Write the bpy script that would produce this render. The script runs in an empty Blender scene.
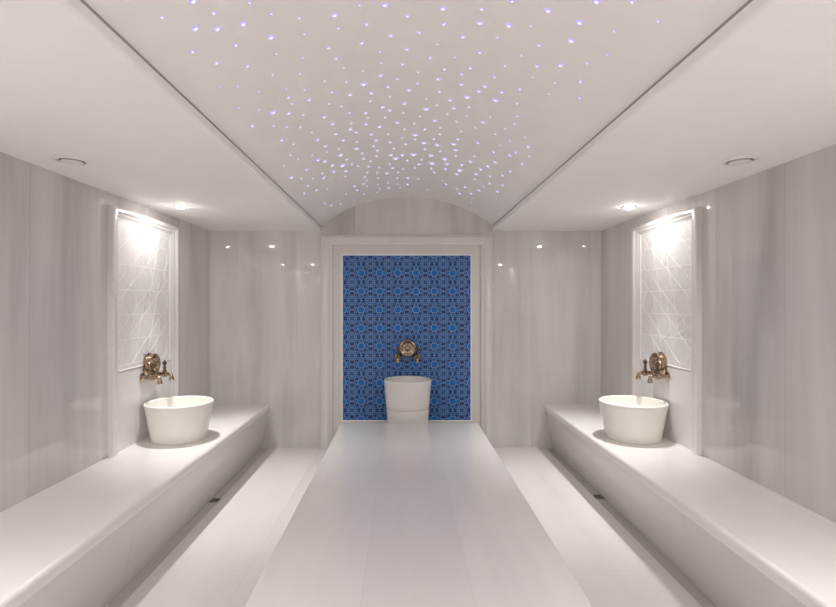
import bpy, bmesh, math, random
from mathutils import Vector, Matrix
random.seed(7)
PI = math.pi
scene = bpy.context.scene
COL = scene.collection

# ------------------------------------------------------------------ dimensions (metres)
XL, XR = -2.037, 2.079            # side walls
YF, YB = -2.6, 5.37               # wall behind the camera, tiled end wall
HS = 2.279                        # soffit height
HB = 0.457                        # bench height
CAMZ = 1.51
SL, SR = -0.866, 0.935            # inner edges of the two soffits
VX, VZ, VR = 0.034, 1.145, 1.496  # vault axis and radius

# ------------------------------------------------------------------ materials
def new_mat(name):
    m = bpy.data.materials.new(name); m.use_nodes = True
    nt = m.node_tree
    return m, nt, nt.nodes['Principled BSDF']

def plain(name, col, rough=.5, metal=0., spec=.5):
    m, nt, b = new_mat(name)
    n = nt.nodes.new('ShaderNodeTexNoise'); n.inputs['Scale'].default_value = 9
    n.inputs['Detail'].default_value = 3
    r = nt.nodes.new('ShaderNodeMix'); r.data_type = 'RGBA'
    r.inputs['A'].default_value = (*[c*.97 for c in col], 1)
    r.inputs['B'].default_value = (*[min(1, c*1.03) for c in col], 1)
    tc = nt.nodes.new('ShaderNodeTexCoord')
    nt.links.new(tc.outputs['Object'], n.inputs['Vector'])
    nt.links.new(n.outputs['Fac'], r.inputs['Factor'])
    nt.links.new(r.outputs['Result'], b.inputs['Base Color'])
    b.inputs['Roughness'].default_value = rough
    b.inputs['Metallic'].default_value = metal
    b.inputs['Specular IOR Level'].default_value = spec
    return m

def emis(name, col, strength):
    m, nt, b = new_mat(name)
    b.inputs['Base Color'].default_value = (.06, .06, .06, 1)
    b.inputs['Emission Color'].default_value = (*col, 1)
    b.inputs['Emission Strength'].default_value = strength
    return m

def marble(name, light, dark, band='X', along='Z', rough=.1, vein=1.0, slab=None, slab2=None, bandscale=2.6, seam=.80):
    """polished marble: soft streaks that vary along `band` and run along `along`; optional slab joints"""
    m, nt, b = new_mat(name)
    N, L = nt.nodes.new, nt.links.new
    tc = N('ShaderNodeTexCoord')
    sep = N('ShaderNodeSeparateXYZ'); L(tc.outputs['Object'], sep.inputs[0])
    def math_(op, a, bb=None, c=None):
        n = N('ShaderNodeMath'); n.operation = op
        for i, v in enumerate((a, bb, c)):
            if v is None: continue
            if isinstance(v, (int, float)): n.inputs[i].default_value = v
            else: L(v, n.inputs[i])
        return n.outputs[0]
    bo, ao = sep.outputs[band], sep.outputs[along]
    third = sep.outputs[[q for q in 'XYZ' if q not in (band, along)][0]]
    idx = None
    if slab:
        w, off = slab
        u = math_('DIVIDE', math_('SUBTRACT', bo, off), w)
        idx = math_('FLOOR', u)
        wn = N('ShaderNodeTexWhiteNoise'); wn.noise_dimensions = '1D'; L(idx, wn.inputs['W'])
        wnv = wn.outputs['Value']
    # streaks
    com = N('ShaderNodeCombineXYZ')
    L(math_('MULTIPLY', bo, bandscale), com.inputs[0])
    L(math_('MULTIPLY', ao, .32), com.inputs[1])
    z = math_('MULTIPLY', third, .5)
    if idx is not None: z = math_('ADD', z, math_('MULTIPLY', wnv, 13.0))
    L(z, com.inputs[2])
    n1 = N('ShaderNodeTexNoise'); n1.inputs['Scale'].default_value = 1.0; n1.inputs['Detail'].default_value = 5
    n1.inputs['Roughness'].default_value = .55; n1.inputs['Distortion'].default_value = .35
    L(com.outputs[0], n1.inputs['Vector'])
    com2 = N('ShaderNodeCombineXYZ')
    L(math_('MULTIPLY', bo, bandscale*6), com2.inputs[0])
    L(math_('MULTIPLY', ao, .45), com2.inputs[1]); L(z, com2.inputs[2])
    n2 = N('ShaderNodeTexNoise'); n2.inputs['Scale'].default_value = 1.0; n2.inputs['Detail'].default_value = 3
    L(com2.outputs[0], n2.inputs['Vector'])
    # soft cloud so the streaks fade in and out
    n3 = N('ShaderNodeTexNoise'); n3.inputs['Scale'].default_value = 1.6; n3.inputs['Detail'].default_value = 2
    L(tc.outputs['Object'], n3.inputs['Vector'])
    f = math_('ADD', math_('MULTIPLY', n1.outputs['Fac'], .86), math_('MULTIPLY', math_('MULTIPLY', n2.outputs['Fac'], n3.outputs['Fac']), .28))
    ramp = N('ShaderNodeValToRGB')
    e = ramp.color_ramp.elements
    mid = tuple((x*.55 + y*.45) for x, y in zip(light, dark))
    def mixc(c, k): return tuple(l + (q-l)*k for l, q in zip(light, c))
    e[0].position = .30; e[0].color = (*mixc(dark, vein), 1)
    e[1].position = .70; e[1].color = (*light, 1)
    q = ramp.color_ramp.elements.new(.46); q.color = (*mixc(mid, vein), 1)
    L(f, ramp.inputs[0])
    out = ramp.outputs[0]
    def mul(col, fac):
        mm = N('ShaderNodeMix'); mm.data_type = 'RGBA'; mm.blend_type = 'MULTIPLY'
        mm.inputs['Factor'].default_value = 1
        L(col, mm.inputs['A']); L(fac, mm.inputs['B'])
        return mm.outputs['Result']
    if slab:
        fr = math_('FRACT', u)
        d = math_('MULTIPLY', math_('MINIMUM', fr, math_('SUBTRACT', 1.0, fr)), w)
        line = math_('GREATER_THAN', d, .0016)
        fac = math_('MULTIPLY', math_('ADD', .955, math_('MULTIPLY', wnv, .07)),
                    math_('ADD', seam, math_('MULTIPLY', line, 1-seam)))
        out = mul(out, fac)
    if slab2:
        w2, off2 = slab2
        u2 = math_('FRACT', math_('DIVIDE', math_('SUBTRACT', ao, off2), w2))
        d2 = math_('MULTIPLY', math_('MINIMUM', u2, math_('SUBTRACT', 1.0, u2)), w2)
        out = mul(out, math_('ADD', seam, math_('MULTIPLY', math_('GREATER_THAN', d2, .0016), 1-seam)))
    L(out, b.inputs['Base Color'])
    b.inputs['Roughness'].default_value = rough
    b.inputs['IOR'].default_value = 1.5
    return m

WL, WD = (.69, .665, .655), (.46, .44, .432)
M = {}
M['wall_side'] = marble('wall_marble_side', WL, WD, 'Y', 'Z', .012, 1.0, slab=(.62, 2.78))
M['wall_back'] = marble('wall_marble_back', (.74, .72, .71), (.50, .48, .472), 'X', 'Z', .012, 1.1, slab=(.62, -1.75))
M['floor'] = marble('floor_marble', (.80, .765, .745), (.68, .645, .625), 'X', 'Y', .18, .6, slab=(.60, .92), slab2=(.56, 2.89), seam=.90)
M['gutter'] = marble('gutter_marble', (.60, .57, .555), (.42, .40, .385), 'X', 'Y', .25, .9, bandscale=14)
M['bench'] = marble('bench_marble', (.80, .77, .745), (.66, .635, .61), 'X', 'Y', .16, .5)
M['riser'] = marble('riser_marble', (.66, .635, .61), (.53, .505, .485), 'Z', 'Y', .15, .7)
M['table'] = marble('platform_marble', (.68, .655, .655), (.53, .51, .52), 'X', 'Y', .17, .7, slab=(.425, -.64), slab2=(.62, 2.51), seam=.93)
M['frame'] = marble('moulding_marble', (.74, .715, .70), (.58, .56, .548), 'X', 'Z', .14, .5)
M['panel'] = plain('carved_panel_marble', (.73, .71, .70), .42)
M['relief_lit'] = plain('strapwork_marble_lit', (.86, .84, .82), .5)  # panel marble made paler; light caught on the ridges is in its colour
M['border'] = plain('cream_stone_border', (.66, .63, .605), .3)
M['bead'] = plain('white_stone_bead', (.82, .81, .80), .3)
M['paint'] = plain('ceiling_paint', (.86, .845, .83), .75, 0, .3)
M['vault'] = plain('vault_plaster', (.84, .825, .815), .8, 0, .2)
M['basin'] = marble('basin_marble', (.79, .77, .72), (.72, .70, .655), 'X', 'Z', .2, .4)
M['basin_veined'] = marble('tall_basin_marble', (.80, .775, .75), (.55, .53, .515), 'Z', 'X', .2, .9)
M['bronze'] = plain('polished_bronze', (.42, .31, .22), .18, 1.)
M['bronze_light'] = plain('satin_bronze', (.62, .50, .41), .28, 1.)
M['bronze_dark'] = plain('aged_bronze', (.12, .085, .05), .35, .9)
M['white_metal'] = plain('white_metal', (.78, .76, .74), .35)
M['dark'] = plain('dark_gap', (.055, .05, .047), .7)
M['gap'] = plain('slot_shade_grey', (.34, .32, .31), .7)
M['steel'] = plain('drain_steel', (.26, .245, .235), .35, .8)
M['lens'] = emis('lamp_lens', (1., .96, .90), 150)
M['star_core'] = emis('star_core', (.78, .73, 1.), 1.1)
M['star_halo'] = emis('star_halo', (.56, .48, .98), .80)  # violet glow halo round each star, put in as an emissive rim
for k in ('star_core', 'star_halo'): M[k].cycles.emission_sampling = 'NONE'
M['t_base'] = plain('tile_glaze_blue', (.020, .115, .38), .35, 0, .3)
M['t_dark'] = plain('tile_glaze_navy', (.005, .015, .08), .35, 0, .3)
M['t_bright'] = plain('tile_glaze_cobalt', (.005, .15, .50), .35, 0, .3)
M['t_line'] = plain('tile_line_grey_blue', (.25, .39, .58), .35, 0, .3)
M['t_mid'] = plain('tile_glaze_medium', (.012, .06, .25), .35, 0, .3)

# ------------------------------------------------------------------ object helpers
def finish(name, bm, mats, parent=None, smooth=35, recalc=True, flat=0):
    if recalc: bmesh.ops.recalc_face_normals(bm, faces=bm.faces)
    if smooth:
        lim = math.radians(smooth)
        for f in bm.faces: f.smooth = not (flat and f.calc_area() > flat)
        for e in bm.edges:
            e.smooth = not (len(e.link_faces) == 2 and e.calc_face_angle(0) > lim)
    me = bpy.data.meshes.new(name); bm.to_mesh(me); bm.free()
    for m in (mats if isinstance(mats, (list, tuple)) else [mats]): me.materials.append(m)
    o = bpy.data.objects.new(name, me); COL.objects.link(o)
    if parent: o.parent = parent
    return o

def thing(name, label, cat, loc=(0, 0, 0), rotz=0, group=None):
    o = bpy.data.objects.new(name, None); COL.objects.link(o)
    o.empty_display_size = .1
    o.location = loc; o.rotation_euler = (0, 0, rotz)
    o['label'] = label; o['category'] = cat
    if group: o['group'] = group
    return o

def tag(o, label, cat, group=None):
    o['label'] = label; o['category'] = cat
    if group: o['group'] = group
    return o

def struct(name, bm, mats, smooth=35, flat=0):
    o = finish(name, bm, mats, None, smooth, True, flat); o['kind'] = 'structure'; return o

def dup(root, loc, rotz, label, group=None, name=None):
    r = root.copy(); COL.objects.link(r)
    r.location = loc; r.rotation_euler = (0, 0, rotz); r['label'] = label
    if group: r['group'] = group
    for ch in list(root.children):
        c = ch.copy(); COL.objects.link(c); c.parent = r
        for g in list(ch.children):
            d = g.copy(); COL.objects.link(d); d.parent = c
    return r

def box(bm, x0, x1, y0, y1, z0, z1, bevel=0, seg=2, mi=0):
    r = bmesh.ops.create_cube(bm, size=1)
    vs = r['verts']
    for v in vs:
        v.co = Vector(((x0+x1)/2 + v.co.x*(x1-x0), (y0+y1)/2 + v.co.y*(y1-y0), (z0+z1)/2 + v.co.z*(z1-z0)))
    fs = {f for v in vs for f in v.link_faces}
    for f in fs: f.material_index = mi
    if bevel:
        es = list({e for v in vs for e in v.link_edges})
        bmesh.ops.bevel(bm, geom=es, offset=bevel, segments=seg, profile=.5, affect='EDGES')
    return bm

def extrude_y(bm, prof, y0, y1):
    """closed profile [(x,z)] swept from y0 to y1"""
    a = [bm.verts.new((x, y0, z)) for x, z in prof]
    b = [bm.verts.new((x, y1, z)) for x, z in prof]
    n = len(prof)
    for i in range(n): bm.faces.new((a[i], a[(i+1) % n], b[(i+1) % n], b[i]))
    bm.faces.new(a); bm.faces.new(b[::-1])
    return bm

def lathe(bm, prof, seg=64, mat=None, mi=None, closed=False):
    """profile [(r,z)] spun about Z, then transformed by the matrix `mat`"""
    mat = mat or Matrix()
    rings = []
    for r, z in prof:
        if r < 1e-6: rings.append([bm.verts.new(mat @ Vector((0, 0, z)))])
        else: rings.append([bm.verts.new(mat @ Vector((r*math.cos(2*PI*k/seg), r*math.sin(2*PI*k/seg), z))) for k in range(seg)])
    pairs = list(zip(rings, rings[1:]))
    if closed: pairs.append((rings[-1], rings[0]))
    for i, (a, b) in enumerate(pairs):
        for k in range(seg):
            k2 = (k+1) % seg
            if len(a) == 1 and len(b) == 1: continue
            if len(a) == 1: f = bm.faces.new((a[0], b[k], b[k2]))
            elif len(b) == 1: f = bm.faces.new((a[k], a[k2], b[0]))
            else: f = bm.faces.new((a[k], a[k2], b[k2], b[k]))
            if mi: f.material_index = mi[i]
    return bm

def tube(bm, pts, rad, seg=16):
    """round tube along a polyline with one radius per point"""
    pts = [Vector(p) for p in pts]
    rings = []
    for i, p in enumerate(pts):
        d = (pts[min(i+1, len(pts)-1)] - pts[max(i-1, 0)]).normalized()
        a = d.orthogonal().normalized() if i == 0 else (ref - d*ref.dot(d)).normalized()
        ref = a; c = d.cross(a)
        r = rad[i] if isinstance(rad, (list, tuple)) else rad
        rings.append([bm.verts.new(p + (a*math.cos(2*PI*k/seg) + c*math.sin(2*PI*k/seg))*r) for k in range(seg)])
    for a, b in zip(rings, rings[1:]):
        for k in range(seg): bm.faces.new((a[k], a[(k+1) % seg], b[(k+1) % seg], b[k]))
    bm.faces.new(rings[0][::-1]); bm.faces.new(rings[-1])
    return bm

def aim(loc, d):
    """matrix taking +Z to direction d, placed at loc"""
    q = Vector((0, 0, 1)).rotation_difference(Vector(d).normalized())
    return Matrix.Translation(Vector(loc)) @ q.to_matrix().to_4x4()

# ------------------------------------------------------------------ room shell
GL, GR = -1.413, 1.490            # edges of the two drain gutters
bm = bmesh.new()
extrude_y(bm, [(XL-.1, -.012), (GL, -.012), (GL, 0), (GR, 0), (GR, -.012), (XR+.1, -.012), (XR+.1, -.2), (XL-.1, -.2)], YF, YB)
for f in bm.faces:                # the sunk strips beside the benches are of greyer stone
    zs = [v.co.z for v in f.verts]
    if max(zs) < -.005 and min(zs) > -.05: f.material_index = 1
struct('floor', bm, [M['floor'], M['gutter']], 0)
bm = bmesh.new(); box(bm, XL-.1, XL, YF, YB, -.012, HS+.02); struct('wall_left', bm, M['wall_side'], 0)
bm = bmesh.new(); box(bm, XR, XR+.1, YF, YB, -.012, HS+.02); struct('wall_right', bm, M['wall_side'], 0)
bm = bmesh.new(); box(bm, XL-.1, XR+.1, YB, YB+.12, -.2, 2.9); struct('wall_back', bm, M['wall_back'], 0)
bm = bmesh.new(); box(bm, XL-.1, XR+.1, YF-.12, YF, -.2, 2.9); struct('wall_front', bm, M['wall_back'], 0)

def soffit(name, wall, edge, s):
    r = .014; top = 2.322
    pr = [(wall, HS), (edge - s*r, HS)]
    for k in range(1, 7):
        a = k/6*PI/2
        pr.append((edge - s*r + s*r*math.sin(a), HS + r - r*math.cos(a)))
    pr += [(edge, top), (edge - s*.05, top), (edge - s*.05, 2.62), (wall, 2.62)]
    b = bmesh.new(); extrude_y(b, pr, YF, YB)
    return struct(name, b, M['paint'], 30, .06)
soffit('ceiling_left', XL-.1, SL, 1)
soffit('ceiling_right', XR+.1, SR, -1)
for nm, e, s in (('shade_strip_1', SL, 1), ('shade_strip_2', SR, -1)):      # added grey strip; its colour holds the slot's shade between side ceiling and vault
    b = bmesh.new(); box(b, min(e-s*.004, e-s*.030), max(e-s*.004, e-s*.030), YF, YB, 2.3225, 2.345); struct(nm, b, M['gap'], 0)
bm = bmesh.new()
pin, pout = [], []
half = .940
a0 = math.asin(half/VR)
for k in range(49):
    a = -a0 + 2*a0*k/48
    pin.append((VX + VR*math.sin(a), VZ + VR*math.cos(a)))
    pout.append((VX + (VR+.05)*math.sin(a), VZ + (VR+.05)*math.cos(a)))
extrude_y(bm, pin + pout[::-1], YF, YB)
struct('ceiling_vault', bm, M['vault'], 30)

# ------------------------------------------------------------------ moulded frames
PROF = [(0, 0), (0, .022), (.006, .028), (.014, .028), (.020, .034), (.034, .042), (.052, .046), (.070, .044), (.084, .036),
        (.090, .031), (.098, .031), (.104, .027), (.113, .025), (.118, .020), (.118, 0)]
def frame_u(bm, a0, a1, z0, z1, fn, ws=1., wt=1., prof=PROF, mi=0):
    rows = []
    for u, v in prof:
        rows.append([bm.verts.new(fn(*p)) for p in ((a0+u*ws, z0, v), (a0+u*ws, z1-u*wt, v), (a1-u*ws, z1-u*wt, v), (a1-u*ws, z0, v))])
    n = len(rows)
    for i in range(n):
        p, q = rows[i], rows[(i+1) % n]
        for k in range(3):
            f = bm.faces.new((p[k], p[k+1], q[k+1], q[k])); f.material_index = mi
    for k in (0, 3):
        bm.faces.new([r[k] for r in rows])
PANEL_PROF = [(0, 0), (0, .036), (.005, .043), (.012, .045), (.040, .045), (.050, .038), (.056, .030), (.074, .027), (.084, .020), (.090, .014), (.100, .013), (.100, 0)]
def fl(a, h, v): return (XL+v, a, h)
def fr_(a, h, v): return (XR-v, a, h)
def fb(a, h, v): return (a, YB-v, h)

def quad_prism(bm, p, q, w, h, fn, base=0., mi=0, clip=None):
    """low strap with a chamfered section between (a,h) points p and q"""
    d = Vector((q[0]-p[0], q[1]-p[1])); L = d.length
    if L < 1e-4: return
    d /= L; nrm = Vector((-d.y, d.x))
    sec = [(-w/2, 0), (-w/4, h), (w/4, h), (w/2, 0)]
    A = [bm.verts.new(fn(p[0]+nrm.x*s, p[1]+nrm.y*s, base+t)) for s, t in sec]
    B = [bm.verts.new(fn(q[0]+nrm.x*s, q[1]+nrm.y*s, base+t)) for s, t in sec]
    for k in range(4):
        f = bm.faces.new((A[k], A[(k+1) % 4], B[(k+1) % 4], B[k])); f.material_index = mi
    bm.faces.new(A); bm.faces.new(B[::-1])

# ------------------------------------------------------------------ star patterns (lines met at edge midpoints of a tiling)
def rayint(p, d, q, e):
    den = d.x*e.y - d.y*e.x
    if abs(den) < 1e-9: return None
    w = q - p
    return (w.x*e.y - w.y*e.x)/den, (w.x*d.y - w.y*d.x)/den
def motif(poly, ang):
    """line segments of the star motif inside one polygon (counter-clockwise)"""
    n = len(poly); rays = []
    for i in range(n):
        a, b = poly[i], poly[(i+1) % n]
        mdp = (a+b)/2; d = (b-a).normalized()
        for s in (1, -1):
            e = d*s; c, sn = math.cos(ang), math.sin(ang)*s
            rays.append((mdp, Vector((e.x*c - e.y*sn, e.x*sn + e.y*c)), i))
    cand = []
    for i in range(len(rays)):
        for j in range(i+1, len(rays)):
            if rays[i][2] == rays[j][2]: continue
            r = rayint(rays[i][0], rays[i][1], rays[j][0], rays[j][1])
            if r and r[0] > 1e-5 and r[1] > 1e-5: cand.append((r[0]+r[1], i, j, rays[i][0]+rays[i][1]*r[0]))
            elif r is None:
                w = rays[j][0]-rays[i][0]
                if abs(w.x*rays[i][1].y - w.y*rays[i][1].x) < 1e-6 and w.dot(rays[i][1]) > 0 and rays[i][1].dot(rays[j][1]) < -.99:
                    cand.append((w.length, i, j, rays[j][0]))
    cand.sort(key=lambda t: t[0]); used = set(); segs = []
    for l, i, j, p in cand:
        if i in used or j in used: continue
        used |= {i, j}; segs.append((rays[i][0], p)); segs.append((rays[j][0], p))
    return segs
def clip_seg(p, q, x0, x1, y0, y1):
    t0, t1 = 0., 1.; d = q-p
    for pp, qq in ((-d.x, p.x-x0), (d.x, x1-p.x), (-d.y, p.y-y0), (d.y, y1-p.y)):
        if abs(pp) < 1e-12:
            if qq < 0: return None
        else:
            t = qq/pp
            if pp < 0: t0 = max(t0, t)
            else: t1 = min(t1, t)
    return (p+d*t0, p+d*t1) if t0 < t1 else None

# ------------------------------------------------------------------ carved side panels
def carved_panel(label, fn, a0, a1):
    z0, z1 = HB, 2.190
    t = thing('carved_wall_panel', label, 'wall panel', fn((a0+a1)/2, z0, 0))
    inv = Vector(t.location)
    f2 = lambda a, h, v: Vector(fn(a, h, v)) - inv
    b = bmesh.new(); frame_u(b, a0, a1, z0, z1, f2, 1., .70, PANEL_PROF)
    finish('frame', b, M['frame'], t, 30)
    i0, i1, top = a0+.099, a1-.099, z1-.0695
    b = bmesh.new()
    def slab(h0, h1, v):
        vs = [b.verts.new(f2(a, h, w)) for w in (.0, v) for a, h in ((i0, h0), (i1, h0), (i1, h1), (i0, h1))]
        for q in ((0, 1, 2, 3), (7, 6, 5, 4), (0, 4, 5, 1), (1, 5, 6, 2), (2, 6, 7, 3), (3, 7, 4, 0)): b.faces.new([vs[k] for k in q])
    slab(1.02, top, .008)
    finish('carved_field', b, M['panel'], t, 0)
    b = bmesh.new(); slab(z0, 1.019, .010)
    finish('plain_backsplash', b, M['panel'], t, 0)
    # girih strapwork of ten-pointed stars with bow ties between
    b = bmesh.new()
    s_ap = .155; R10 = s_ap/math.cos(PI/10)
    ex = 4*s_ap*math.cos(math.radians(36)); ey = 4*s_ap*math.sin(math.radians(36))
    ca, ch = (i0+i1)/2, CAMZ-.17
    done = set()
    def put(segs):
        for p, q in segs:
            c = clip_seg(p, q, i0+.012, i1-.012, 1.032, top-.012)
            if not c: continue
            key = tuple(sorted(((round(c[0].x, 3), round(c[0].y, 3)), (round(c[1].x, 3), round(c[1].y, 3)))))
            if key in done: continue
            done.add(key); quad_prism(b, c[0], c[1], .0072, .0011 + .00025*(len(done) % 5), f2, .0078)
    cent = []
    for i in range(-4, 5):
        for j in range(-6, 7):
            if (i+j) % 2 == 0: cent.append(Vector((ca+i*ex/2, ch+j*ey/2)))
    for c in cent:
        dec = [c + Vector((R10*math.cos(math.radians(18+36*k)), R10*math.sin(math.radians(18+36*k)))) for k in range(10)]
        mid = [(dec[k]+dec[(k+1) % 10])/2 for k in range(10)]
        put([(mid[k], mid[(k+3) % 10]) for k in range(10)])
        cr = c + Vector((ex, 0)); top_c, bot_c = c + Vector((ex/2, ey/2)), c + Vector((ex/2, -ey/2))
        def V(o, deg): return o + Vector((R10*math.cos(math.radians(deg)), R10*math.sin(math.radians(deg))))
        put(motif([V(c, -18), V(bot_c, 90), V(cr, 198), V(cr, 162), V(top_c, 270), V(c, 18)], math.radians(54)))
    # thin edge fillet round the carving
    for p, q in (((i0+.012, 1.032), (i1-.012, 1.032)), ((i1-.012, 1.032), (i1-.012, top-.012)), ((i1-.012, top-.012), (i0+.012, top-.012)), ((i0+.012, top-.012), (i0+.012, 1.032))):
        quad_prism(b, p, q, .010, .006, f2, .0075)
    finish('star_strapwork', b, M['relief_lit'], t, 0)
    return t
carved_panel('white marble wall panel with carved star lattice on the left wall, behind the left basin', fl, 3.51, 4.54)
carved_panel('white marble wall panel with carved star lattice on the right wall, behind the right basin', fr_, 3.552, 4.56)

# ------------------------------------------------------------------ blue tiled niche panel on the end wall
tx0, tx1, tz0, tz1 = -.638, .705, .289, 2.020
t = thing('tiled_wall_panel', 'blue and navy star patterned tile panel in a wide pale marble moulding on the end wall', 'tile panel', ((tx0+tx1)/2, YB, 0))
o3 = Vector(t.location)
gb = lambda a, h, v: Vector(fb(a, h, v)) - o3
bm = bmesh.new()
frame_u(bm, -.866, .935, 0, 2.236, gb, 1.06, .9, [(u, v*1.25) for u, v in PROF])
finish('moulded_frame', bm, M['frame'], t, 30)
def flat_ring(bm, X0, X1, Z0, Z1, x0, x1, z0, z1, v, fn):
    """flat frame between two rectangles standing v off the wall"""
    O = [(X0, Z0), (X1, Z0), (X1, Z1), (X0, Z1)]; I = [(x0, z0), (x1, z0), (x1, z1), (x0, z1)]
    vs = [[bm.verts.new(fn(a, h, w)) for a, h in P] for P, w in ((O, 0), (O, v), (I, v), (I, 0))]
    for i in range(4):
        p, q = vs[i], vs[(i+1) % 4]
        for k in range(4): bm.faces.new((p[k], p[(k+1) % 4], q[(k+1) % 4], q[k]))
bm = bmesh.new(); flat_ring(bm, -.742, .812, 0, 2.131, tx0-.014, tx1+.014, tz0-.016, tz1+.016, .006, gb)
finish('stone_border', bm, M['border'], t, 0)
bm = bmesh.new(); flat_ring(bm, tx0-.0135, tx1+.0135, tz0-.0155, tz1+.0155, tx0, tx1, tz0, tz1, .014, gb)
finish('white_bead', bm, M['bead'], t, 0)
bm = bmesh.new()
def face(pts, v, mi):
    f = bm.faces.new([bm.verts.new(gb(a, h, v)) for a, h in pts]); f.material_index = mi
TV = .006
vs = [bm.verts.new(gb(a, h, w)) for w in (0., TV) for a, h in ((tx0, tz0), (tx1, tz0), (tx1, tz1), (tx0, tz1))]
for q in ((0, 1, 2, 3), (7, 6, 5, 4), (0, 4, 5, 1), (1, 5, 6, 2), (2, 6, 7, 3), (3, 7, 4, 0)): bm.faces.new([vs[k] for k in q])
P = .1925
lx0, lz0 = -.445, 1.836           # a bright star centre
def inside(c, r): return tx0+r < c[0] < tx1-r and tz0+r < c[1] < tz1-r
def ngon(c, r, n, rot, v, mi, sx=1., sy=1.):
    pts = [(c[0]+r*sx*math.cos(rot+2*PI*k/n), c[1]+r*sy*math.sin(rot+2*PI*k/n)) for k in range(n)]
    pts = [(min(max(a, tx0+.001), tx1-.001), min(max(h, tz0+.001), tz1-.001)) for a, h in pts]
    if max(p[0] for p in pts)-min(p[0] for p in pts) > .004 and max(p[1] for p in pts)-min(p[1] for p in pts) > .004: face(pts, v, mi)
def line(p, q, w=.005, v=TV+.0012, mi=3):
    c = clip_seg(Vector(p), Vector(q), tx0+.001, tx1-.001, tz0+.001, tz1-.001)
    if not c: return
    p, q = c; d = q-p
    if d.length < .002: return
    d.normalize(); n = Vector((-d.y, d.x))*w/2
    face([(p.x+n.x, p.y+n.y), (p.x-n.x, p.y-n.y), (q.x-n.x, q.y-n.y), (q.x+n.x, q.y+n.y)], v, mi)
for i in range(-2, 7):
    for j in range(-9, 3):
        c = (lx0+i*P, lz0+j*P)
        if c[0] < tx0-P or c[0] > tx1+P or c[1] < tz0-P or c[1] > tz1+P: continue
        # bright eight-fold medallion with a pale ring
        ngon(c, .205*P, 16, 0, TV+.0010, 3); ngon(c, .172*P, 16, 0, TV+.0016, 0); ngon(c, .145*P, 8, PI/8, TV+.0020, 2)
        ngon(c, .05*P, 8, 0, TV+.0024, 0)
        d = (c[0]+P/2, c[1]+P/2)
        ngon(d, .165*P, 8, 0, TV+.0010, 3); ngon(d, .135*P, 8, 0, TV+.0016, 4); ngon(d, .06*P, 8, PI/8, TV+.0020, 1)
        # navy kites between
        for k in range(4):
            a = PI/4 + k*PI/2
            ngon((c[0]+.345*P*math.cos(a), c[1]+.345*P*math.sin(a)), .098*P, 6, a, TV+.0008, 1, 1.05, 1.05)
        for s in (-1, 1):
            ngon((c[0]+.5*P, c[1]+s*.125*P), .092*P, 6, PI/2, TV+.0008, 1)
            ngon((c[0]+s*.125*P, c[1]+.5*P), .092*P, 6, 0, TV+.0008, 1)
        for k in range(8):
            a = (k+.5)*PI/4
            ngon((c[0]+.268*P*math.cos(a), c[1]+.268*P*math.sin(a)), .042*P, 4, a, TV+.0007, 4)
        # pale interlaced lines
        for k in range(8):
            a, b2 = (k+.5)*PI/4, (k+1.5)*PI/4
            r1 = .245*P
            tip = (c[0]+.5*P*math.cos((k+1)*PI/4)*(1. if k % 2 else .92), c[1]+.5*P*math.sin((k+1)*PI/4)*(1. if k % 2 else .92))
            for ang in (a, b2):
                line((c[0]+r1*math.cos(ang), c[1]+r1*math.sin(ang)), tip, .0036)
            line((d[0]+.25*P*math.cos(a), d[1]+.25*P*math.sin(a)), (d[0]+.25*P*math.cos(b2), d[1]+.25*P*math.sin(b2)), .0034)
            line((d[0]+.25*P*math.cos(a), d[1]+.25*P*math.sin(a)), (d[0]+.44*P*math.cos(a), d[1]+.44*P*math.sin(a)), .0034)
# tile joints
for i in range(-1, 7):
    line((lx0+(i+.5)*P, tz0), (lx0+(i+.5)*P, tz1), .0022, TV+.0026, 3)
for j in range(-9, 2):
    line((tx0, lz0+(j+.5)*P), (tx1, lz0+(j+.5)*P), .0022, TV+.0026, 3)
finish('tile_field', bm, [M['t_base'], M['t_dark'], M['t_bright'], M['t_line'], M['t_mid']], t, 0, recalc=True)

# ------------------------------------------------------------------ benches
def bench(label, wall, edge, foot, s):
    """s=+1: bench on the left wall whose front faces +X"""
    t = thing('marble_bench', label, 'bench', ((wall+edge)/2, (YF+YB)/2, -.012))
    o = Vector(t.location)
    P2 = lambda x, z: (x-o.x, z-o.z)
    th, r = .058, .024
    w = wall + s*.001
    pr = [P2(w, HB), P2(edge-s*r, HB)]
    for k in range(1, 9):
        a = k/8*PI/2
        pr.append(P2(edge-s*r+s*r*math.sin(a), HB-r+r*math.cos(a)))
    pr += [P2(edge-s*.002, HB-th), P2(w, HB-th)]
    b = bmesh.new(); extrude_y(b, pr, YF+.002-o.y, YB-.001-o.y); finish('seat_slab', b, M['bench'], t, 30, True, .06)
    cuts = [YF+.002, .50, 2.72, YB-.001]
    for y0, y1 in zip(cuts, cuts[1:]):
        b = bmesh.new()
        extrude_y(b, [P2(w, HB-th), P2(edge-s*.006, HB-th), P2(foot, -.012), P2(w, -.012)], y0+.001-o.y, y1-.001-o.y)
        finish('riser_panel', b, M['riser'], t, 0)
    return t
bench('long pale marble bench built along the left wall, under the left basin', XL, -1.412, -1.50, 1)
bench('long pale marble bench built along the right wall, under the right basin', XR, 1.478, 1.575, -1)

# ------------------------------------------------------------------ heated marble platform in the middle
t = thing('marble_platform', 'long low pale marble platform in the middle of the floor, before the blue tiles', 'platform', (.056, 3.03, 0))
px0, px1, py0, py1, ph = -.584-.056, .696-.056, 1.30-3.03, 4.757-3.03, .40
bm = bmesh.new(); box(bm, px0, px1, py0, py1, ph-.06, ph, .005, 2); finish('top_slab', bm, M['table'], t, 40, True, .04)
bm = bmesh.new(); box(bm, px0+.03, px1-.03, py0+.03, py1-.03, 0, ph-.06); finish('base', bm, M['riser'], t, 0)

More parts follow.
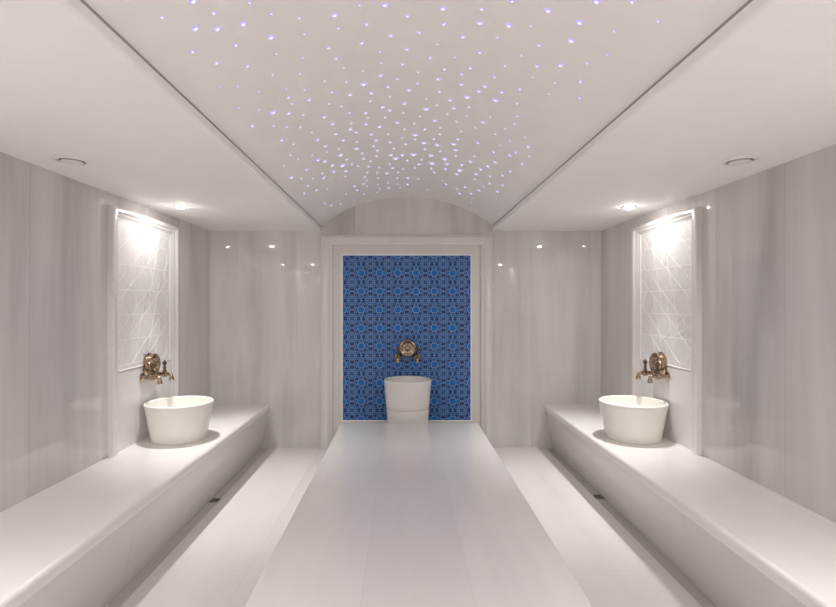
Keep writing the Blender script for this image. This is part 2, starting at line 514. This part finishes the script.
# ------------------------------------------------------------------ basins
def basin_profile(rb, rt, h, wall, depth):
    lip = .011
    pr = [(0, 0), (rb-.006, 0), (rb, .006)]
    for k in range(1, 8): pr.append((rb + (rt-rb)*k/8, h*k/8))
    for k in range(0, 5):
        a = k/4*PI/2; pr.append((rt-lip+lip*math.cos(a), h-lip+lip*math.sin(a)))
    for k in range(0, 5):
        a = k/4*PI/2; pr.append((rt-wall+lip-lip*math.sin(a), h-lip+lip*math.cos(a)))
    ri = rt-wall; rbi = rb-wall*.8
    for k in range(1, 7):
        q = k/6; pr.append((ri + (rbi-ri)*q**1.4, h-lip-(depth-lip)*q))
    pr += [(rbi*.8, h-depth-.016), (rbi*.45, h-depth-.024), (0, h-depth-.028)]
    return pr
b0 = thing('stone_basin', 'round white stone basin on the left bench, below the left wall taps', 'basin', (-1.757, 4.0, HB), 0, 'round basins on the benches')
bm = bmesh.new(); lathe(bm, basin_profile(.202, .254, .291, .024, .20), 96); finish('bowl', bm, M['basin'], b0, 30)
bm = bmesh.new(); lathe(bm, [(0, .0655), (.020, .0655), (.024, .068), (.024, .0705), (.017, .0705), (.014, .0672), (0, .0672)], 32); finish('drain_ring', bm, M['bronze'], b0, 30)
dup(b0, (1.807, 4.02, HB), 0, 'round white stone basin on the right bench, below the right wall taps')
t = thing('tall_stone_basin', 'tall tapered marble basin with a groove, standing before the blue tiles', 'basin', (.042, 5.07, 0))
bm = bmesh.new()
r_at = lambda z: .176 + (.236-.176)*z/.765
full = basin_profile(.176, .236, .765, .030, .26)
bowl = [(0, .486), (r_at(.486)-.004, .486), (r_at(.49), .491)] + [p for p in full[2:] if p[1] > .50 or full.index(p) > 12]
lathe(bm, bowl, 80); finish('bowl', bm, M['basin_veined'], t, 30)
bm = bmesh.new()
lathe(bm, [(0, 0), (.172, 0), (.176, .005), (r_at(.2), .2), (r_at(.46), .464), (r_at(.47)-.003, .470), (r_at(.48)-.010, .472), (r_at(.48)-.010, .486), (0, .486)], 80)
finish('pedestal', bm, M['basin_veined'], t, 30)

# ------------------------------------------------------------------ bronze wall taps (local +Y points out of the wall)
def make_taps(label, loc, rotz):
    t = thing('wall_tap_set', label, 'wall taps', loc, rotz, 'bronze wall taps above the basins')
    out = aim((0, 0, 0), (0, 1, 0))
    b = bmesh.new()
    lathe(b, [(0, 0), (.090, 0), (.092, .006), (.088, .012), (.080, .016), (.078, .034), (.084, .040), (.088, .047), (.086, .055), (.078, .060),
              (.068, .057), (.060, .050), (.054, .046), (.030, .044), (.027, .050), (.020, .057), (.010, .061), (0, .062)], 64, out)
    md = finish('medallion', b, M['bronze'], t, 40)
    b = bmesh.new()
    for k in range(10):
        a = 2*PI*k/10
        c = Vector((.042*math.cos(a), .047, .042*math.sin(a)))
        r = bmesh.ops.create_uvsphere(b, u_segments=10, v_segments=6, radius=1)
        rot = Matrix.Rotation(-a, 4, 'Y')
        for v in r['verts']:
            v.co = Vector((v.co.x*.013, v.co.y*.007, v.co.z*.0085)); v.co = rot @ v.co; v.co += c
    finish('petal_ornament', b, M['bronze_light'], md, 40)
    for s in (-1, 1):
        x, z = s*.100, -.090
        b = bmesh.new()
        lathe(b, [(0, 0), (.036, 0), (.037, .006), (.031, .012), (.020, .017), (.015, .022), (.015, .040), (.020, .044), (.020, .050), (.015, .054),
                  (.016, .066), (.024, .070), (.025, .094), (.018, .100), (.014, .104), (.013, .118), (.015, .124), (.011, .130), (0, .131)], 28, aim((x, 0, z), (0, 1, 0)))
        tb = finish('tap_body', b, M['bronze'], t, 40)
        b = bmesh.new()
        tube(b, [(x, .112, z), (x, .126, z-.001), (x, .136, z-.008), (x, .139, z-.020), (x, .139, z-.030)], [.011, .012, .0135, .0135, .0135], 20)
        lathe(b, [(.0135, 0), (.018, .001), (.020, .006), (.018, .016), (.020, .018), (.020, .024), (.014, .025), (.010, .016), (0, .015)], 24, aim((x, .139, z-.026), (0, 0, -1)))
        finish('spout', b, M['bronze'], tb, 40)
        b = bmesh.new()
        lathe(b, [(0, 0), (.015, 0), (.016, .016), (.011, .022), (.009, .034), (.014, .038), (.014, .043), (.009, .048), (.008, .058), (.013, .068), (.017, .078),
                  (.014, .088), (.006, .098), (.003, .106), (0, .108)], 24, aim((x, .082, z+.012), (0, 0, 1)))
        finish('handle', b, M['bronze_dark'], tb, 40)
    return t
tp = make_taps('bronze wall taps with a round medallion above the left basin', (XL+.011, 4.05, 1.030), -PI/2)
dup(tp, (XR-.011, 4.09, 1.034), PI/2, 'bronze wall taps with a round medallion above the right basin')
dup(tp, (.042, YB-.008, 1.047), PI, 'bronze wall taps with a round medallion on the blue tiles above the tall basin')

# ------------------------------------------------------------------ ceiling fittings
def make_light(label, x, y):
    t = thing('recessed_downlight', label, 'ceiling light', (x, y, HS), 0, 'recessed downlights in the side ceilings')
    b = bmesh.new(); lathe(b, [(.034, 0), (.052, 0), (.052, -.003), (.048, -.006), (.038, -.008), (.034, -.006)], 40, closed=True)
    finish('trim_ring', b, M['white_metal'], t, 40)
    b = bmesh.new(); lathe(b, [(.0335, -.0005), (.0335, -.005), (.030, -.014), (.018, -.020), (0, -.022)], 32)
    finish('lens', b, M['lens'], t, 60)
    return t
LX, LXR = -1.745, 1.785
lt = make_light('recessed round downlight lit in the left ceiling above the left basin', LX, 4.0)
dup(lt, (LXR, 4.03, HS), 0, 'recessed round downlight lit in the right ceiling above the right basin')
spots = [(LX, 4.0), (LXR, 4.03)]
for y in (.93, -1.6):  # the rear pair is added, unseen, to raise the ambient light
    for x, w in ((LX, 'left'), (LXR + (.075 if y > 0 else 0), 'right')):
        dup(lt, (x, y, HS), 0, 'recessed round downlight in the %s ceiling, %s' % (w, 'mirrored in the end wall' if y > 0 else 'added unseen behind the camera for fill'))
        spots.append((x, y))
# each lamp: a strong core straight down and a weak wide spill, raised as added fill on lamps out of view
for i, (x, y) in enumerate(spots):
    for nm, W, A, B in ((('downlight_beam', 114., 72., 1.), ('downlight_spill_fill', 6.2, 174., .3)) if i < 2 else
                        (('downlight_beam', 85., 88., 1.), ('downlight_spill_fill', 41., 172., .35))):
        L = bpy.data.lights.new(nm, 'SPOT')
        L.energy = W; L.color = (1., .992, .986); L.shadow_soft_size = .022
        L.spot_size = math.radians(A); L.spot_blend = B
        o = bpy.data.objects.new(nm, L); COL.objects.link(o); o.location = (x, y, HS-.03)
        if nm == 'downlight_beam': o.rotation_euler = (0, math.radians(-13 if x < 0 else 13), 0)   # lamps tilted a little to the room

def make_vent(label, x, y):
    t = thing('ceiling_vent', label, 'ceiling vent', (x, y, HS), 0, 'round ceiling vents')
    b = bmesh.new(); lathe(b, [(.062, 0), (.090, 0), (.090, -.004), (.084, -.009), (.070, -.012), (.064, -.008), (.062, 0)], 48)
    finish('rim', b, M['white_metal'], t, 40)
    b = bmesh.new(); lathe(b, [(0, -.001), (.0618, -.001)], 48); finish('dark_throat', b, M['dark'], t, 0)
    b = bmesh.new(); lathe(b, [(0, -.003), (.012, -.003), (.012, -.007), (.051, -.009), (.053, -.013), (.047, -.016), (.030, -.018), (0, -.019)], 48)
    finish('valve_disc', b, M['white_metal'], t, 40)
    return t
v0 = make_vent('small round white vent in the left ceiling near the left wall', -1.768, 2.72)
dup(v0, (1.795, 2.72, HS), 0, 'small round white vent in the right ceiling near the right wall')

# ------------------------------------------------------------------ floor drains in the gutters
def make_drain(label, x, y):
    t = thing('floor_drain', label, 'floor drain', (x, y, -.012), 0, 'floor drains beside the benches')
    b = bmesh.new(); s = .036
    for x0, x1, y0, y1 in ((-s, s, -s, -s+.008), (-s, s, s-.008, s), (-s, -s+.008, -s+.008, s-.008), (s-.008, s, -s+.008, s-.008)): box(b, x0, x1, y0, y1, 0, .004)
    finish('drain_frame', b, M['steel'], t, 0)
    b = bmesh.new(); box(b, -s+.008, s-.008, -s+.008, s-.008, 0, .001, mi=1)
    for k in range(5):
        c = -.02 + .01*k; box(b, c-.0022, c+.0022, -s+.008, s-.008, .001, .0035)
    finish('drain_grate', b, [M['steel'], M['dark']], t, 0)
    return t
d0 = make_drain('small square dark drain in the floor beside the left bench', -1.456, 3.95)
dup(d0, (1.533, 4.02, -.012), 0, 'small square dark drain in the floor beside the right bench')

# ------------------------------------------------------------------ fibre optic stars in the vault: x, y and size of each
STARS = (
    "-0.665,1.612,3 -0.706,1.730,3 -0.652,1.786,3 -0.574,1.824,3 -0.511,1.966,3 -0.070,1.922,3 -0.263,1.943,3 0.150,1.944,3 0.300,2.008,3 0.410,1.983,3 0.518,1.825,3 0.640,1.690,3 0.630,1.824,3 0.639,1.942,3 "
    "0.656,2.126,3 -0.656,2.561,3 -0.202,2.581,3 0.130,2.947,3 0.339,2.709,3 0.480,2.659,3 0.079,3.406,3 -0.462,3.850,3 -0.061,3.945,3 0.076,3.852,3 0.344,3.497,3 0.313,3.877,3 0.226,4.047,3 0.451,4.076,3 "
    "-0.635,1.706,2 -0.757,1.828,2 -0.632,1.920,2 -0.719,1.962,2 -0.639,2.084,2 0.015,2.003,2 -0.148,2.042,2 0.066,2.124,2 -0.053,2.144,2 -0.179,2.179,2 -0.318,2.167,2 -0.300,2.270,2 0.014,2.263,2 0.121,2.336,2 "
    "-0.005,2.405,2 -0.113,2.509,2 0.293,1.916,2 0.162,2.051,2 0.391,1.831,2 0.247,2.131,2 0.334,2.231,2 0.546,2.052,2 0.578,2.206,2 0.754,2.171,2 0.791,2.289,2 0.727,1.621,2 -0.561,2.488,2 -0.481,2.596,2 "
    "-0.597,2.650,2 -0.447,2.866,2 -0.765,2.576,2 0.029,2.697,2 -0.170,2.698,2 -0.280,2.673,2 0.004,2.877,2 -0.119,2.909,2 -0.080,2.966,2 -0.221,2.960,2 -0.229,3.140,2 -0.040,3.173,2 -0.153,3.222,2 -0.330,3.166,2 "
    "0.136,3.287,2 -0.418,3.005,2 0.196,2.437,2 0.314,2.386,2 0.282,2.463,2 0.173,2.547,2 0.431,2.418,2 0.292,2.574,2 0.406,2.538,2 0.386,2.608,2 0.492,2.549,2 0.562,2.457,2 0.253,2.787,2 0.285,2.884,2 "
    "0.191,3.121,2 0.466,2.993,2 -0.301,3.245,2 -0.422,3.180,2 -0.213,3.339,2 -0.700,2.921,2 -0.534,3.164,2 -0.394,3.328,2 -0.188,3.471,2 0.078,3.496,2 -0.512,3.321,2 -0.328,3.563,2 -0.446,3.600,2 -0.592,3.517,2 "
    "-0.557,3.605,2 -0.525,3.758,2 -0.454,4.016,2 -0.537,3.920,2 -0.620,3.956,2 -0.785,3.570,2 -0.095,3.848,2 -0.009,3.865,2 -0.090,4.214,2 -0.144,4.365,2 -0.712,4.168,2 -0.437,4.553,2 -0.430,4.717,2 -0.360,4.563,2 "
    "-0.144,4.919,2 0.042,4.570,2 0.036,4.813,2 -0.691,4.866,2 0.360,3.386,2 0.207,3.460,2 0.142,3.565,2 0.236,3.575,2 0.490,3.352,2 0.370,3.614,2 0.605,3.415,2 0.752,3.070,2 0.716,3.249,2 0.697,3.348,2 "
    "0.204,3.851,2 0.123,4.107,2 0.344,3.998,2 0.341,4.139,2 0.499,3.788,2 0.451,3.924,2 0.439,4.211,2 0.788,3.374,2 0.619,3.737,2 0.588,3.873,2 0.576,4.037,2 0.545,4.524,2 0.388,4.626,2 0.532,4.820,2 "
    "0.618,4.659,2 0.662,4.456,2 0.779,4.221,2 -0.760,1.606,1 -0.523,1.732,1 -0.475,1.831,1 -0.521,2.086,1 -0.573,2.232,1 -0.711,2.186,1 -0.760,2.112,1 -0.656,2.309,1 -0.552,2.395,1 -0.165,1.905,1 -0.390,1.907,1 "
    "-0.393,2.018,1 -0.261,2.038,1 -0.105,2.275,1 0.145,2.211,1 -0.105,2.376,1 -0.279,2.374,1 -0.432,2.185,1 -0.194,2.435,1 -0.472,2.309,1 0.070,2.483,1 -0.032,2.556,1 0.486,1.947,1 0.384,2.085,1 0.502,2.167,1 "
    "0.232,2.308,1 0.456,2.292,1 0.584,2.305,1 0.675,2.274,1 0.680,2.390,1 0.732,2.029,1 0.818,1.639,1 0.738,1.785,1 0.768,1.919,1 -0.380,2.454,1 -0.481,2.473,1 -0.562,2.565,1 -0.762,2.348,1 -0.700,2.467,1 "
    "-0.540,2.737,1 -0.689,2.705,1 -0.641,2.791,1 -0.582,2.874,1 -0.285,2.516,1 0.071,2.612,1 -0.080,2.644,1 -0.363,2.590,1 -0.073,2.768,1 0.124,2.799,1 -0.183,2.803,1 -0.396,2.716,1 -0.338,2.793,1 -0.310,2.909,1 "
    "-0.002,3.017,1 -0.214,3.038,1 -0.111,3.071,1 0.099,3.063,1 -0.315,3.073,1 0.067,3.189,1 0.005,3.297,1 0.189,2.696,1 0.187,2.876,1 0.581,2.609,1 0.363,2.831,1 0.257,2.990,1 0.367,2.963,1 0.493,2.887,1 "
    "0.613,2.751,1 0.320,3.085,1 0.232,3.230,1 0.437,3.104,1 0.622,2.860,1 0.593,2.971,1 -0.544,3.013,1 -0.102,3.376,1 -0.316,3.429,1 -0.094,3.549,1 -0.011,3.464,1 -0.661,3.062,1 -0.211,3.588,1 0.015,3.600,1 "
    "-0.440,3.463,1 -0.516,3.432,1 -0.069,3.689,1 -0.191,3.693,1 -0.301,3.700,1 -0.204,3.828,1 -0.709,3.196,1 -0.603,3.384,1 -0.688,3.325,1 -0.416,3.735,1 -0.393,3.891,1 -0.357,3.994,1 -0.774,3.302,1 -0.684,3.595,1 "
    "-0.610,3.838,1 -0.685,3.846,1 -0.743,3.711,1 -0.280,4.069,1 -0.198,4.155,1 -0.111,4.091,1 -0.003,4.268,1 0.094,4.229,1 -0.475,4.165,1 -0.332,4.357,1 -0.742,3.946,1 -0.644,4.289,1 -0.790,4.061,1 -0.322,4.486,1 "
    "-0.336,4.693,1 -0.225,4.479,1 -0.235,4.723,1 -0.386,4.951,1 -0.259,5.019,1 -0.143,4.716,1 -0.056,4.559,1 -0.051,4.783,1 -0.031,4.924,1 -0.725,4.677,1 -0.621,5.011,1 -0.493,5.054,1 -0.530,4.718,1 -0.229,4.899,1 "
    "-0.255,3.934,1 -0.301,3.832,1 -0.302,4.236,1 -0.223,4.309,1 -0.046,4.359,1 0.030,4.011,1 0.365,3.226,1 0.239,3.352,1 0.560,3.105,1 0.705,2.966,1 0.155,3.705,1 0.614,3.255,1 0.652,3.114,1 0.267,3.713,1 "
    "0.384,3.750,1 0.506,3.631,1 0.642,3.595,1 0.788,3.192,1 0.760,3.622,1 0.585,4.183,1 0.669,3.946,1 0.737,3.790,1 0.261,4.312,1 0.696,4.121,1 0.776,3.991,1 0.345,4.541,1 0.491,4.685,1 0.648,4.796,1 "
    "0.673,4.293,1 0.236,4.977,1 0.134,4.587,1 0.230,4.211,1 0.140,3.979,1 0.666,4.958,1 "
)
SZ = {1: (.0042, .0068), 2: (.0058, .0106), 3: (.0080, .0160)}
proto = {}
for tok in STARS.split():
    x, y, c = tok.split(','); x, y, c = float(x), float(y), int(c)
    a = math.asin((x-VX)/VR)
    z = VZ + VR*math.cos(a)
    key = (c, 0 if y < 2.5 else 1 if y < 3.5 else 2)
    if key not in proto:
        q = (.9, 1.15, 1.6)[key[1]]
        r, R = SZ[c][0]*q, SZ[c][1]*q
        b = bmesh.new()
        lathe(b, [(0, r*.95), (r*.6, r*.8), (r, r*.45), (R*.82, r*.22), (R, 0)], 14, mi=[0, 0, 1, 1])
        proto[key] = finish('star_light', b, [M['star_core'], M['star_halo']], None, 60)
        o = proto[key]
    else:
        o = proto[key].copy(); COL.objects.link(o)
    tag(o, 'tiny round violet-white fibre optic star glowing in the vaulted ceiling', 'star light', 'fibre optic stars in the vault')
    o.location = (x - .0003*math.sin(a), y, z - .0003*math.cos(a))
    o.rotation_euler = (0, PI + a, 0)

# ------------------------------------------------------------------ camera, world, view
cd = bpy.data.cameras.new('camera'); cam = bpy.data.objects.new('camera', cd); COL.objects.link(cam)
cam.location = (0, 0, CAMZ); cam.rotation_euler = (PI/2, 0, 0)
cd.sensor_width = 36; cd.lens = 510/836*36
cd.shift_x = (418-403.5)/836; cd.shift_y = .5/836
cd.clip_start = .02
scene.camera = cam
w = bpy.data.worlds.new('world'); scene.world = w; w.use_nodes = True
w.node_tree.nodes['Background'].inputs[0].default_value = (.02, .02, .02, 1)
scene.cycles.use_denoising = True
scene.cycles.max_bounces = 14; scene.cycles.diffuse_bounces = 10; scene.cycles.glossy_bounces = 6
scene.cycles.sample_clamp_indirect = 0
scene.cycles.caustics_reflective = False; scene.cycles.caustics_refractive = False
vs_ = scene.view_settings
vs_.view_transform = 'Standard'; vs_.look = 'None'; vs_.gamma = 1; vs_.use_curve_mapping = False
vs_.exposure = 0.2
